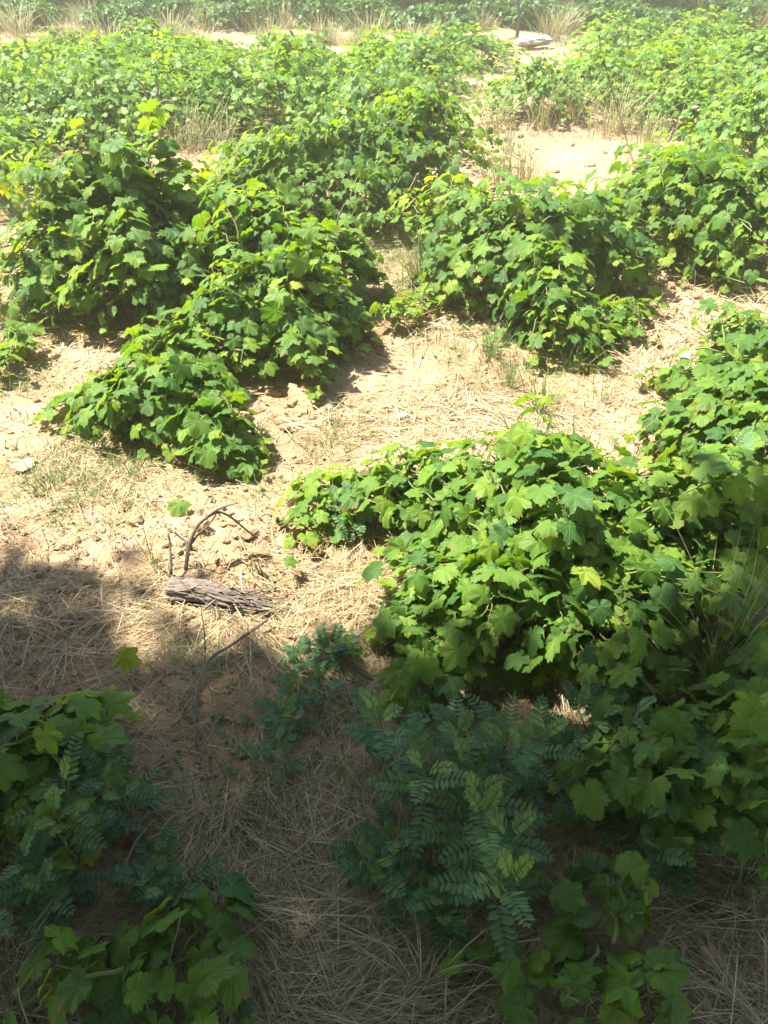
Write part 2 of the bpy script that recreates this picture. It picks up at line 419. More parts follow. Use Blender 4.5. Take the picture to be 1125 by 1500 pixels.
def trunk_of(mb, root, head, r0, arms=3):
    mid = (root+head)/2+rng.normal(size=3)*np.array([.04, .04, .02])
    p = crom([root-np.array([0, 0, .06]), root+np.array([0, 0, .03]), mid, head], 5)
    tube(mb, p, np.interp(np.linspace(0, 1, len(p)), [0, .15, .6, 1], [r0*1.25, r0, r0*.85, r0*1.1]), 9, .09, rng.uniform(.3, .7), rib=.12)
    for k in range(arms):
        a = rng.uniform(0, 6.28); q = r0/.035; e = head+np.array([math.cos(a)*.14*q, math.sin(a)*.14*q, rng.uniform(.0, .07)*q])
        pp = crom([head-np.array([0, 0, .02]), (head+e)/2+rng.normal(size=3)*.02, e], 5)
        tube(mb, pp, np.linspace(r0*.75, r0*.38, len(pp)), 8, .1, rng.uniform(.3, .7), rib=.12)

def make_vine(label, root_px, blobs_px, size=.062, spacing=.06, lod=0, head_h=.3, r0=.035, trunk=True, group=None, droop=1.0, yellow=0, name='grapevine', loc=None):
    if loc is None: x, y = g0(*root_px)
    else: x, y = loc
    root = np.array([x, y, hz(x, y)]); head = root+np.array([rng.normal()*.05, rng.normal()*.05, head_h])
    bl = []
    for (px, py, rx, ry, h, n) in blobs_px:
        if loc is None: cx, cy = g0(px, py)
        else: cx, cy = x+px, y+py
        bl.append((cx, cy, rx, ry, h, n))
    P, T, N, S, Tn, canes, pets = shoots(head, bl, spacing, size, droop, yellow)
    e = empty(name, root, label, 'grapevine', group)
    m1 = MB(); put_leaves(m1, P, T, N, S, Tn, lod)
    m1.build('foliage', M['vine'] if lod < 2 else M['vine_far'], e, root)
    m2 = MB()
    for p in canes:
        tube(m2, p, np.linspace(.0042, .0012, len(p)), 5 if lod < 2 else 3, 0, rng.random(), cap=False)
    if lod < 2:
        for a, b in pets:
            tube(m2, [a, (a+b)/2+[0, 0, .006], b], [.0013, .0011, .001], 3, 0, rng.random(), cap=False)
    m2.build('cane', M['cane'], e, root)['kind'] = 'stuff'
    if trunk:
        m3 = MB(); trunk_of(m3, root, head, r0); m3.build('trunk', M['bark'], e, root)
    return e

NG = 'grapevines growing in the vineyard'
#             root px      blobs: (px, py of the ground below its middle, rx, ry, height, shoots)
make_vine('tall bushy grapevine at left standing beside the bare pale ground, highest of the near vines', (235, 440),
          [(205, 415, .50, .42, .80, 56), (150, 415, .42, .36, .83, 40), (275, 410, .38, .34, .77, 32), (85, 450, .36, .3, .52, 36), (215, 470, .40, .26, .46, 24)], size=.066, spacing=.047, lod=0, head_h=.36)
make_vine('dark green grapevine adjoining the right side of the tallest left vine, drooping onto clods', (390, 470),
          [(390, 440, .50, .36, .56, 58), (455, 510, .28, .24, .40, 34), (340, 530, .3, .2, .36, 24), (450, 570, .14, .1, .18, 8), (505, 440, .22, .26, .42, 22)], size=.064, spacing=.047, lod=0, head_h=.28)
make_vine('low sprawling grapevine in front of the tallest left vine, hugging the straw', (250, 600),
          [(240, 620, .36, .24, .26, 34), (130, 610, .2, .12, .15, 11), (330, 670, .16, .16, .18, 14), (280, 540, .27, .14, .25, 14)], size=.060, spacing=.05, lod=0, head_h=.12, r0=.025)
make_vine('wide grapevine in the middle with a bare trunk showing at its right end', (612, 290),
          [(440, 325, .75, .5, .62, 90), (610, 285, .62, .45, .68, 66), (350, 310, .5, .4, .46, 34)], size=.060, lod=1, head_h=.35, spacing=.055)
make_vine('yellowish low grapevine between the bare-trunked vine and the right hand bushes', (640, 370),
          [(600, 350, .35, .25, .22, 18), (670, 360, .34, .3, .34, 26)], size=.055, lod=1, head_h=.15, yellow=.25, r0=.025)
make_vine('round grapevine right of the straw clearing with shoots hanging to the ground', (760, 420),
          [(740, 425, .52, .4, .52, 66), (800, 490, .28, .22, .32, 30), (830, 525, .24, .16, .22, 18), (690, 450, .2, .2, .3, 14), (870, 410, .42, .35, .48, 42)], size=.060, spacing=.05, lod=0, head_h=.3)
make_vine('broad grapevine at the right edge with deep black shade below it', (1010, 380),
          [(960, 385, .55, .4, .52, 60), (1090, 405, .5, .42, .58, 62), (1000, 330, .7, .3, .5, 34)], size=.060, spacing=.052, lod=1, head_h=.34)
make_vine('grapevine cut by the right frame edge, sending a long trailing shoot over straw', (1150, 630),
          [(1120, 640, .40, .36, .44, 62), (1000, 580, .28, .07, .10, 8), (1085, 540, .26, .16, .26, 22), (1030, 670, .24, .18, .26, 30), (1080, 730, .22, .18, .28, 24)], size=.056, spacing=.05, lod=0, head_h=.25)
make_vine('big foreground grapevine, sunlit on top and shaded at its front', (790, 900),
          [(640, 760, .30, .26, .27, 38), (790, 760, .34, .28, .36, 36), (910, 830, .32, .3, .36, 38), (1060, 800, .28, .26, .36, 28), (700, 930, .3, .2, .24, 26), (880, 980, .28, .16, .22, 22), (500, 740, .16, .12, .13, 8), (600, 900, .2, .16, .20, 18), (620, 1010, .14, .1, .14, 9), (1060, 940, .22, .18, .26, 20), (950, 1090, .14, .08, .13, 8), (800, 880, .24, .2, .38, 26)], size=.053, spacing=.05, lod=0, head_h=.16, r0=.02)
make_vine('dark shaded grapevine at the right frame edge below the dry grass tuft', (1120, 1150),
          [(1090, 1130, .2, .16, .24, 24), (1095, 1200, .18, .12, .20, 16), (985, 1185, .16, .10, .15, 12), (980, 1130, .18, .1, .18, 18), (860, 1150, .13, .08, .12, 9), (1130, 1010, .16, .14, .2, 12)], size=.056, lod=0, head_h=.12, r0=.022)
make_vine('shaded grapevine at the left frame edge among pinnate weeds', (20, 1180),
          [(60, 1150, .16, .13, .2, 16), (130, 1090, .1, .08, .17, 7), (10, 1080, .12, .1, .15, 7), (60, 1250, .14, .1, .16, 9)], size=.060, lod=0, head_h=.1, r0=.02)
make_vine('dark creeping grapevine shoot with big leaves at the bottom left corner', (210, 1480),
          [(230, 1460, .15, .08, .07, 5), (350, 1480, .07, .05, .06, 2), (90, 1460, .11, .08, .08, 4), (300, 1330, .08, .05, .05, 2)], spacing=.085, size=.058, lod=0, head_h=.05, trunk=False)
make_vine('dark creeping grapevine shoot with leaves scattered over straw at bottom right', (860, 1440),
          [(840, 1470, .10, .06, .08, 3), (960, 1490, .08, .06, .08, 2), (700, 1440, .05, .04, .07, 1), (880, 1290, .07, .05, .10, 3), (790, 1300, .05, .04, .08, 1)], size=.056, lod=0, head_h=.05, trunk=False)
make_vine('small yellow-green shoot of grapevine leaves lying on soil beside the fallen log', (520, 770),
          [(450, 750, .12, .09, .10, 8), (430, 800, .08, .05, .07, 3)], size=.048, lod=0, head_h=.08, trunk=False, yellow=.2)

make_vine('little patch of yellow-green vine shoots lying on straw between the middle and round vines', (590, 470),
          [(590, 480, .2, .12, .10, 8), (620, 455, .12, .1, .10, 4)], size=.042, lod=0, head_h=.06, trunk=False, yellow=.3)
make_vine('thin vine shoots creeping over pale ground at the left edge below the tallest vine', (30, 520),
          [(45, 520, .12, .1, .14, 6), (0, 560, .1, .1, .12, 5)], size=.05, lod=0, head_h=.06, trunk=False, yellow=.15)
make_vine('low vine shoots spreading over clods between the round vine and the right edge vine', (900, 490),
          [(890, 500, .2, .12, .12, 9), (930, 470, .15, .1, .1, 5)], size=.046, lod=0, head_h=.06, trunk=False, yellow=.1)
# far rows: ten different bushes, copied over the rest of the field
FAR = 'grapevines in the far rows'
FL = 'leafy green grapevine in the unbroken far mass of vine rows'
EXCL = [(725, 825, 50, 132), (690, 975, 174, 290), (-60, 125, 205, 440), (0, 700, 230, 800), (620, 1300, 300, 800)]
protos = []
for k in range(8):
    rx = rng.uniform(.65, .95)
    e = make_vine(FL, None, [(0, 0, rx, rng.uniform(.6, .8), rng.uniform(.50, .64), 84), (rng.uniform(-.5, .5), rng.uniform(-.4, .4), .5, .45, rng.uniform(.35, .55), 24)],
                  size=.043, spacing=.047, lod=2, head_h=.25, group=FAR, loc=(3.0*k-10, 40.0), yellow=rng.uniform(-.06, .12))
    protos.append(e)
spots = []
yy = 5.6; row = 0
while yy < 14.2:
    half = (yy*1.05)*.56+1.6
    x0 = -half+(row % 2)*.75
    while x0 < half:
        x = x0+rng.normal()*.22; y = yy+rng.normal()*.25
        # photo pixel of its root
        dz = CAM_H; fwd = y*cP+dz*sP; up = y*sP-dz*cP
        px = W/2+F*x/fwd; py = H/2-F*up/fwd
        if not any(a-0 < px < b and c < py < d for a, b, c, d in EXCL) and rng.random() < .95:
            if py > 92 or (px > 860 and py > 78) or (px < 120 and py > 88): spots.append((x, y))
        x0 += 1.0
    yy += .85+.02*yy; row += 1
for px, py in [(150, 192), (345, 190), (70, 172), (250, 172), (190, 158), (20, 150), (200, 205), (130, 196), (1120, 100)]: spots.append(tuple(g0(px, py)))
SPOT_N = len(spots)
for i, (x, y) in enumerate(spots):
    o = protos[i] if i < len(protos) else copy_tree(protos[i % len(protos)])
    o.location = (x, y, hz(x, y)); o.rotation_euler = (0, 0, rng.uniform(0, 6.28)); s = rng.uniform(.85, 1.15); o.scale = (s, s, s*rng.uniform(.9, 1.12)*(1 if y < 8.6 else .90))

# ------------------------------------------------------------------ straw litter and short grass (beyond counting)
def strew(n, px_dens, ymax):
    """ground points spread about evenly over the picture"""
    px = rng.uniform(-120, W+120, n); py = rng.uniform(ymax, H+60, n)
    u = (px-W/2)/F; v = (H/2-py)/F
    dz = -sP+v*cP; t = -CAM_H/dz
    return u*t, (cP+v*sP)*t
x, y = strew(330000, None, 330)
cover = np.clip((fbm(x*2.6, y*2.6, 31, 4)-.33)*3.4, .08, 1)*(1-.9*blobs_at(x, y, SMOOTH))*(1-.75*blobs_at(x, y, CLODDY))
keep = rng.random(len(x)) < cover*.48
x, y = x[keep], y[keep]; k = len(x); z = hgt(x, y)
mb = MB()
L = np.clip(rng.lognormal(-2.55, .65, k), .015, .30)
head = fbm(x*1.3, y*1.3, 44, 2)*14+rng.normal(size=k)*.9
lift = np.abs(rng.normal(0, .16, k))+.03; curl = -lift*rng.uniform(1.2, 2.6, k)
ribbons(mb, np.stack([x, y, z+rng.uniform(.001, .012, k)], 1), head, L, rng.uniform(.0011, .0030, k)*np.clip(np.hypot(x, y)/1.8, .75, 2.3), lift, curl, 3, np.clip(rng.normal(.55, .25, k), 0, 1), rng.uniform(-.9, .9, k))
o = mb.build('straw', M['straw'], smooth=False)
tag(o, 'thin dry straw and dead grass stalks matted over the sandy soil', 'straw', kind='stuff')
# flakes of dead leaf
x, y = strew(26000, None, 340); k = rng.random(len(x)) < .2+.5*fbm(x*4, y*4, 91, 2); x, y = x[k], y[k]; n = len(x)
mb = MB(); a = rng.uniform(0, 6.28, n); s_ = np.clip(rng.lognormal(-4.75, .5, n), .004, .028); nr = norm(np.array([0, 0, 1.])+rng.normal(size=(n, 3))*.4)
tp = norm(np.cross(nr, np.stack([np.cos(a), np.sin(a), 0*a], 1))); xa = np.cross(tp, nr)
b6 = np.array([(0, 0, 0), (.5, .2, .1), (.38, .8, -.05), (-.05, 1.1, .12), (-.45, .7, 0), (-.4, .15, .12)]); b6 = b6[None]*(1+.3*rng.normal(size=(n, 6, 1)))
V = (b6[:, :, 0, None]*xa[:, None]+b6[:, :, 1, None]*tp[:, None]+b6[:, :, 2, None]*nr[:, None])*s_[:, None, None]+np.stack([x, y, hgt(x, y)+.006], 1)[:, None]
mb.add(V.reshape(-1, 3), (np.array([(0, 1, 2), (0, 2, 3), (0, 3, 4), (0, 4, 5)])[None]+(np.arange(n)*6)[:, None, None]).reshape(-1, 3), None, np.repeat(rng.random(n), 6))
tag(mb.build('leaf_litter', M['flake'], smooth=False), 'brown crumbled flakes of dead leaves among the straw', 'leaf litter', kind='stuff')
# far, coarser straw
n = 60000
y = rng.uniform(3.4, 17, n); x = rng.uniform(-1, 1, n)*(y*.6+1.2)
cover = np.clip((fbm(x*1.1, y*1.1, 51, 3)-.3)*3, .05, 1); keep = rng.random(n) < cover*(1-.75*blobs_at(x, y, [(*g0(830, 215), 1.5)]))
x, y = x[keep], y[keep]; k = len(x); mb = MB(); lift = np.abs(rng.normal(0, .5, k))
ribbons(mb, np.stack([x, y, hgt(x, y)], 1), rng.uniform(0, 6.28, k), rng.uniform(.06, .3, k), rng.uniform(.003, .006, k), lift, -lift*rng.uniform(.4, 2, k), 2, np.clip(rng.normal(.6, .22, k), 0, 1), rng.uniform(-.9, .9, k))
tag(mb.build('dry_grass', M['straw'], smooth=False), 'short dry yellow grass covering the ground between the far vine rows', 'dry grass', kind='stuff')
# short green grass patches
GP = [(90, 700, .4), (640, 380, .35), (720, 500, .45), (560, 380, .5), (60, 290, .9), (180, 700, .3), (480, 640, .25), (620, 420, .3), (300, 960, .2), (480, 1030, .3), (560, 1090, .2), (400, 720, .15), (780, 560, .3), (20, 560, .3), (700, 1400, .25), (330, 1130, .2), (880, 480, .3)]
bx, by, bt, bl = [], [], [], []
for (px, py, r) in GP:
    cx, cy = g0(px, py); n = int(1300*r*r/.12)
    n = min(n, 2600)
    bx.append(cx+rng.normal(size=n)*r*.5); by.append(cy+rng.normal(size=n)*r*.5); bt.append(np.clip(rng.normal(.5, .3, n), 0, 1)); bl.append(rng.uniform(.02, .075, n))
x, y, t_, L = map(np.concatenate, (bx, by, bt, bl))
keep = vnoise(x*14, y*14, 61) > .38
x, y, t_, L = x[keep], y[keep], t_[keep], L[keep]; k = len(x); mb = MB()
ribbons(mb, np.stack([x, y, hgt(x, y)], 1), rng.uniform(0, 6.28, k), L, rng.uniform(.0015, .003, k), rng.uniform(.5, 1.4, k), -rng.uniform(.2, 1.6, k), 3, t_, rng.uniform(-.5, .5, k))
tag(mb.build('grass', M['grass'], smooth=False), 'short sparse green grass sprouting through the straw', 'grass', kind='stuff')
# crumbs of soil
def rock(mb, c, r, seed, sub=1, flat=.7, t=.5):
    import bmesh
    bm = bmesh.new(); bmesh.ops.create_icosphere(bm, subdivisions=sub, radius=1)
    v = np.array([q.co[:] for q in bm.verts]); f = np.array([[q.index for q in fc.verts] for fc in bm.faces]); bm.free()
    lr = np.random.default_rng(seed)
    a = lr.normal(size=(5, 3)); a = norm(a)
    for q in a:                                                     # facets
        d = v@q; lim = lr.uniform(.55, .9); v = v-np.outer(np.maximum(d-lim, 0), q)
    v = v*(1+.09*lr.normal(size=(len(v), 1)))
    v = v*np.array([lr.uniform(.8, 1.25), lr.uniform(.8, 1.2), flat])*r
    mb.add(v+np.asarray(c), f, None, t)
x, y = strew(22000, None, 200)
keep = rng.random(len(x)) < .12+.8*blobs_at(x, y, CLODDY); x, y = x[keep], y[keep]
mb = MB()
pr = []
for s in range(6):
    q = MB(); rock(q, (0, 0, 0), 1, s, 1); pr.append((q.v[0], q.f[0]))
rad = np.clip(rng.lognormal(-5.2, .5, len(x)), .002, .018); z = hgt(x, y)
wh = rng.integers(0, 6, len(x))
for s in range(6):
    i = np.where(wh == s)[0]; v, f = pr[s]
    mb.add((v[None]*rad[i][:, None, None]+np.stack([x[i], y[i], z[i]+rad[i]*.2], 1)[:, None]).reshape(-1, 3), (f[None]+(np.arange(len(i))*len(v))[:, None, None]).reshape(-1, 3), None, np.repeat(rng.random(len(i)), len(v)))
tag(mb.build('soil_crumbs', M['clod'], smooth=False), 'small crumbs of dry sandy soil strewn between the vines', 'soil crumbs', kind='stuff')

# bigger clods, one object each
CL = [(505, 490), (535, 500), (520, 515), (545, 470), (490, 505), (930, 440), (960, 455), (985, 430), (905, 455), (940, 480), (880, 470), (415, 560), (440, 590), (400, 575), (455, 560), (720, 465), (700, 480), (745, 475), (340, 800), (370, 780), (390, 810), (350, 770), (410, 790), (380, 820), (320, 790), (180, 490), (205, 500), (150, 500), (760, 200), (840, 210), (735, 225), (880, 230), (900, 630), (940, 640), (120, 810), (90, 800), (230, 820), (60, 830), (300, 770), (430, 640), (420, 620), (390, 600), (455, 610), (470, 520), (560, 510), (515, 470), (240, 480), (850, 450), (870, 440), (1000, 450), (1020, 470), (950, 500), (910, 500), (330, 840), (420, 820), (435, 780), (150, 780), (260, 800), (200, 760), (130, 850), (790, 225), (820, 195), (860, 250), (910, 215), (930, 240), (770, 240), (800, 255), (40, 260), (80, 300), (30, 350), (20, 400)]
for i, (px, py) in enumerate(CL):
    px += rng.normal()*8; py += rng.normal()*5; x, y = g0(px, py); r = rng.uniform(.014, .034)*(1 if py > 300 else 1.4)
    mb = MB(); rock(mb, (x, y, hz(x, y)+r*.25), r, 50+i, 2, rng.uniform(.55, .8), rng.random())
    tag(mb.build('soil_clod', M['clod'], None, (x, y, hz(x, y)), smooth=False), 'rough sandy soil clod lying on broken ground between vines', 'soil clod', 'loose clods of sandy soil')

# ------------------------------------------------------------------ grass tufts
def tuft(name, px, py, n, h, spread, mat, label, cat='grass tuft', group=None, lean=(0, 0), width=.003, green=None, seeds=0):
    x, y = g0(px, py); base = np.array([x, y, hz(x, y)])
    k = n; r = np.abs(rng.normal(0, spread*.35, k)); a = rng.uniform(0, 6.28, k)
    bx = x+r*np.cos(a); by = y+r*np.sin(a)
    L = h*rng.uniform(.45, 1.1, k); lift = rng.uniform(1.0, 1.5, k); curl = -np.abs(rng.normal(.7, .5, k))
    head = a+rng.normal(size=k)*.7
    if lean != (0, 0):
        head = np.where(rng.random(k) < .55, math.atan2(lean[1], lean[0])+rng.normal(size=k)*.5, head)
    mb = MB(); ribbons(mb, np.stack([bx, by, hgt(bx, by)], 1), head, L, rng.uniform(.6, 1.3, k)*width, lift, curl, 6, np.clip(rng.normal(.5, .25, k), 0, 1), rng.uniform(-.6, .6, k))
    if not green and not seeds:
        return tag(mb.build(name, mat, None, base, smooth=False), label, cat, group)
    e = empty(name, base, label, cat, group); mb.build('blades', mat, e, base, smooth=False)['kind'] = 'stuff'
    if green:
        m2 = MB(); k = green; a = rng.uniform(0, 6.28, k); r = np.abs(rng.normal(0, spread*.3, k)); bx = x+r*np.cos(a); by = y+r*np.sin(a)
        ribbons(m2, np.stack([bx, by, hgt(bx, by)], 1), a, h*.9*rng.uniform(.4, 1.1, k), np.full(k, width*1.5), rng.uniform(.9, 1.45, k), -np.abs(rng.normal(.8, .5, k)), 6, np.clip(rng.normal(.4, .25, k), 0, 1), rng.uniform(-.6, .6, k))
        m2.build('green_blades', M['grass'], e, base, smooth=False)['kind'] = 'stuff'
    return e
tuft('dry_grass_tuft', 1040, 1000, 80, .50, .09, M['hay'], 'tall dry straw-coloured grass tuft rising from the foreground vine at right', lean=(.5, .3), green=16, width=.003)
tuft('grass_tuft', 625, 415, 260, .30, .2, M['grass'], 'bushy green grass tuft at the back of the straw clearing', width=.004)
tuft('grass_tuft', 790, 600, 50, .22, .14, M['grass'], 'thin green grass tuft behind the foreground vine', width=.004)
tuft('grass_tuft', 745, 560, 60, .18, .12, M['grass'], 'sparse green grass tuft in the middle of the straw clearing', width=.003)
tuft('grass_tuft', 770, 720, 18, .36, .1, M['grass'], 'broad bladed grass tuft growing through the foreground vine top', width=.009)
tuft('grass_tuft', 890, 790, 12, .34, .08, M['grass'], 'few broad arching grass blades inside the foreground vine', width=.009)
tuft('grass_tuft', 565, 1110, 70, .15, .09, M['grass'], 'dull green grass tuft in the shade under the foreground vine', width=.003)
tuft('grass_tuft', 225, 830, 16, .24, .03, M['grass'], 'slender upright grass stems beside the left end of the log', width=.0028)
tuft('grass_tuft', 385, 845, 14, .11, .04, M['grass'], 'little green grass tuft at the right end of the log', width=.004)
tuft('grass_tuft', 290, 1000, 12, .2, .04, M['hay'], 'few thin dry grass stems standing by the forked dead branch', width=.002)
tuft('grass_tuft', 70, 720, 60, .12, .12, M['grass'], 'low green grass tuft near the grey wilted leaf', width=.003)
tuft('grass_tuft', 20, 1420, 12, .3, .06, M['hay'], 'long thin dry stems in the dark bottom left corner', width=.002, lean=(.6, .5))
tuft('grass_tuft', 620, 1440, 26, .2, .1, M['hay'], 'loose dry grass tuft standing in the dark straw at bottom centre', width=.002)
tuft('grass_tuft', 1085, 1290, 24, .2, .06, M['grass'], 'dark green grass tuft at the right frame edge in deep shade', width=.004)
tuft('grass_tuft', 700, 1010, 20, .16, .05, M['hay'], 'dry stems poking up through the shaded front of the foreground vine', width=.002)
tuft('grass_tuft', 880, 590, 20, .2, .08, M['grass'], 'yellow-green grass stems beside the long trailing vine shoot', width=.003)
tuft('grass_tuft', 720, 520, 90, .16, .16, M['grass'], 'wispy green grass tuft on straw below the hanging shoots of the round vine', width=.003)
tuft('grass_tuft', 830, 540, 60, .2, .12, M['grass'], 'narrow green grass tuft between the straw clearing and the trailing vine shoot', width=.003)
tuft('grass_tuft', 575, 440, 70, .14, .16, M['grass'], 'small yellow-green grass tuft on straw right of the clods', width=.003)
tuft('grass_tuft', 30, 320, 160, .2, .24, M['grass'], 'ragged green grass patch on the pale bare ground at the left edge', width=.005)
tuft('grass_tuft', 960, 850, 40, .34, .14, M['grass'], 'tall thin green grass stems rising through the foreground vine at right', width=.003)
tuft('grass_tuft', 1080, 880, 50, .42, .16, M['grass'], 'tall arching green grass stems at the right edge above the dry tuft', width=.004)
tuft('grass_tuft', 850, 720, 26, .34, .12, M['grass'], 'upright green grass blades behind the broad bladed tuft in the foreground vine', width=.006)
tuft('grass_tuft', 1000, 700, 40, .3, .14, M['hay'], 'pale thin grass stems standing between the foreground vine and the right edge vine', width=.002)
DG = 'dry grass tufts standing between the vines'
DL = 'tall pale dry grass tuft standing among the vine rows'
for (px, py, h, n) in [(720, 195, .45, 40), (745, 225, .35, 30), (790, 190, .6, 46), (845, 185, .5, 40), (905, 195, .6, 46), (885, 200, .4, 30), (950, 215, .4, 40), (770, 265, .35, 40), (730, 270, .35, 36), (600, 150, .4, 26), (430, 310, .5, 46), (400, 305, .45, 40), (445, 320, .35, 30), (300, 215, .5, 46), (280, 222, .5, 36), (320, 220, .4, 30), (940, 180, .4, 30), (170, 105, .4, 20), (500, 330, .3, 26), (1085, 220, .4, 26), (255, 225, .4, 20)]:
    tuft('dry_grass_tuft', px, py, n*2, h*.95, .34, M['hay'], DL, 'dry grass', DG, width=.006)
FG = 'dry grass clumps along the far field edge'; FGL = 'pale dry grass clump along the field edge before dark trees'
p0 = tuft('dry_grass_clump', 300, 45, 110, .42, .42, M['hay'], FGL, 'dry grass', FG, width=.011)
p1 = tuft('dry_grass_clump', 420, 42, 90, .34, .45, M['hay'], FGL, 'dry grass', FG, width=.011)
p2 = tuft('dry_grass_clump', 805, 62, 120, .60, .4, M['hay'], FGL, 'dry grass', FG, width=.011)
for i in range(62):
    px = rng.uniform(-60, 1180) if i > 26 else rng.choice([rng.uniform(270, 560), rng.uniform(650, 740), rng.uniform(785, 840), rng.uniform(95, 170)])
    py = rng.uniform(28, 52) if i < 36 else rng.uniform(52, 74)
    if i >= 36: px = rng.uniform(-20, 730)
    if 740 < px < 790: px += 60
    o = (p0, p1, p2)[i % 3].copy(); COL.objects.link(o)
    x, y = g0(px, py); o.location = (x, y, hz(x, y)); o.rotation_euler[2] = rng.uniform(0, 6.28); s = rng.uniform(.6, 1.05); o.scale = (s, s, s)

# ------------------------------------------------------------------ pinnate weeds
def leaflet():
    y = np.array([0, .25, .6, .88, 1.0]); w = np.array([.02, .17, .2, .12, 0])
    v = []; f = []
    for yy, ww in zip(y, w): v += [(-ww, yy, .05*(ww/.2)), (0, yy, -.03*yy), (ww, yy, .05*(ww/.2))]
    for i in range(4):
        for k in (0, 1):
            a = 3*i+k; f += [(a, a+1, a+4), (a, a+4, a+3)]
    return np.array(v), np.array(f)
LV, LF = leaflet()
def pinnate(mb_leaf, mb_stem, base, dirh, up, length, pairs, ll, t):
    tip = base+np.array([math.cos(dirh), math.sin(dirh), 0])*length*math.cos(up)+np.array([0, 0, math.sin(up)*length])
    ctrl = base+(tip-base)*.5+np.array([0, 0, .18*length]); tip = tip-np.array([0, 0, .12*length])
    p = bez(base, ctrl, tip, 12); tube(mb_stem, p, np.linspace(.0014, .0006, 12), 3, 0, .3, cap=False)
    for j in range(pairs):
        s = .22+.74*j/(pairs-1); q = np.array([np.interp(s*11, np.arange(12), p[:, k]) for k in range(3)])
        tg = norm(p[min(11, int(s*11)+1)]-p[max(0, int(s*11)-1)]); sd = norm(np.cross(tg, [0, 0, 1.])); nn = np.cross(sd, tg)
        lsz = ll*math.sin(math.pi*(.25+.62*s))*rng.uniform(.85, 1.1)
        for sg in ((-1, 1) if j < pairs-1 else (-1, 0, 1)):
            d = norm(sd*sg*.92+tg*(.45 if sg else 1)+nn*rng.normal(.04, .14)); n2 = norm(nn-d*nn.dot(d)+rng.normal(size=3)*.08); x = np.cross(d, n2)
            mb_leaf.add((np.outer(LV[:, 0], x)+np.outer(LV[:, 1], d)+np.outer(LV[:, 2], n2))*lsz+q, LF, None, np.clip(t+rng.normal()*.12, 0, 1))
def weed(px, py, h, nleaf, flen, label, ll=.026, stems=1, t=.4, spread=.05, pairs=9, group=None):
    x, y = g0(px, py); base = np.array([x, y, hz(x, y)])
    e = empty('pinnate_weed', base, label, 'weed', group); ml = MB(); ms = MB()
    for s in range(stems):
        a = rng.uniform(0, 6.28); b0 = base+np.array([math.cos(a), math.sin(a), 0])*spread*rng.random(); b0[2] = hz(b0[0], b0[1])-.01
        tp = b0+np.array([rng.normal()*.03, rng.normal()*.03-.02, h*rng.uniform(.75, 1.1)]); p = bez(b0, (b0+tp)/2+rng.normal(size=3)*.015, tp, 10)
        tube(ms, p, np.linspace(.0028, .0012, 10), 5, 0, .2, cap=False)
        for j in range(nleaf):
            fr = .2+.8*(j/(nleaf-1)); q = np.array([np.interp(fr*9, np.arange(10), p[:, k]) for k in range(3)])
            az = j*2.4+rng.normal()*.4; el = .1+.9*fr**2+rng.normal()*.12
            pinnate(ml, ms, q, az, el, flen*rng.uniform(.75, 1.1)*(1 if fr < .85 else .6), pairs, ll*(1 if fr < .85 else .7), t+(.35 if fr > .85 else 0))
    ml.build('foliage', M['weed'], e, base); ms.build('stem', M['cane'], e, base)
weed(690, 1250, .21, 10, .145, 'feathery pinnate weed catching light in the shade at bottom centre', ll=.030, stems=5, spread=.13, t=.6)
weed(640, 1150, .23, 10, .135, 'dark feathery pinnate weed just behind the light-catching one', ll=.031, stems=3, spread=.09, t=.35)
weed(765, 1140, .23, 10, .135, 'dark upright pinnate weed under the front of the foreground vine', ll=.027, stems=3, spread=.11, t=.45)
weed(640, 1320, .08, 8, .11, 'low dark pinnate weed with broad leaflets near the bottom centre', ll=.028, stems=3, spread=.11, t=.35)
weed(860, 1080, .19, 9, .12, 'fine leaved pinnate weed below the bright hanging grape leaves', ll=.024, stems=3, spread=.08, t=.3)
weed(900, 1180, .1, 7, .1, 'pointed leaved dark weed in front of the shaded right vine', ll=.035, stems=3, spread=.1, t=.2, pairs=6)
weed(475, 945, .08, 9, .085, 'blue-green pinnate weed at the right of the fallen log', ll=.02, stems=3, spread=.09, t=.3)
weed(510, 780, .14, 9, .11, 'sunlit pinnate weed among the left shoots of the foreground vine', ll=.022, stems=3, spread=.08, t=.45)
weed(1030, 750, .34, 11, .12, 'tall pinnate weed rising through the top of the foreground vine', ll=.024, stems=2, spread=.05, t=.5)
weed(110, 1260, .22, 9, .13, 'pinnate weed with a yellow-lit top at the left frame edge', ll=.026, stems=3, spread=.08, t=.45)
weed(960, 1250, .12, 8, .12, 'dark feathery weed on brown litter below the shaded right vine', ll=.028, stems=3, spread=.1, t=.25)
weed(250, 1300, .09, 8, .1, 'small dark feathery weed on straw right of the left edge weeds', ll=.024, stems=3, spread=.09, t=.3)
weed(560, 1250, .10, 8, .11, 'low feathery weed at the left foot of the light-catching one', ll=.026, stems=3, spread=.1, t=.3)
weed(40, 1340, .18, 9, .12, 'dark pinnate weed at the very left edge below the lit one', ll=.026, stems=3, spread=.08, t=.15)
weed(185, 1190, .17, 9, .12, 'thin leaved dark weed at the right of the left edge vine', ll=.022, stems=3, spread=.08, t=.2)
weed(330, 1500, .06, 6, .1, 'small pinnate weed at the bottom edge among big dark leaves', ll=.022, stems=1, t=.4)
weed(20, 225, .3, 10, .2, 'fuzzy green weed bush at the left edge beside the pale bare ground', ll=.05, stems=9, spread=.5, t=.45)
weed(475, 335, .2, 9, .16, 'grey-green weed in front of the wide middle vine', ll=.035, stems=5, spread=.2, t=.4)
weed(400, 1060, .12, 7, .09, 'sparse blue-green weed in the shaded straw left of the foreground vine', ll=.018, stems=3, spread=.12, t=.2)
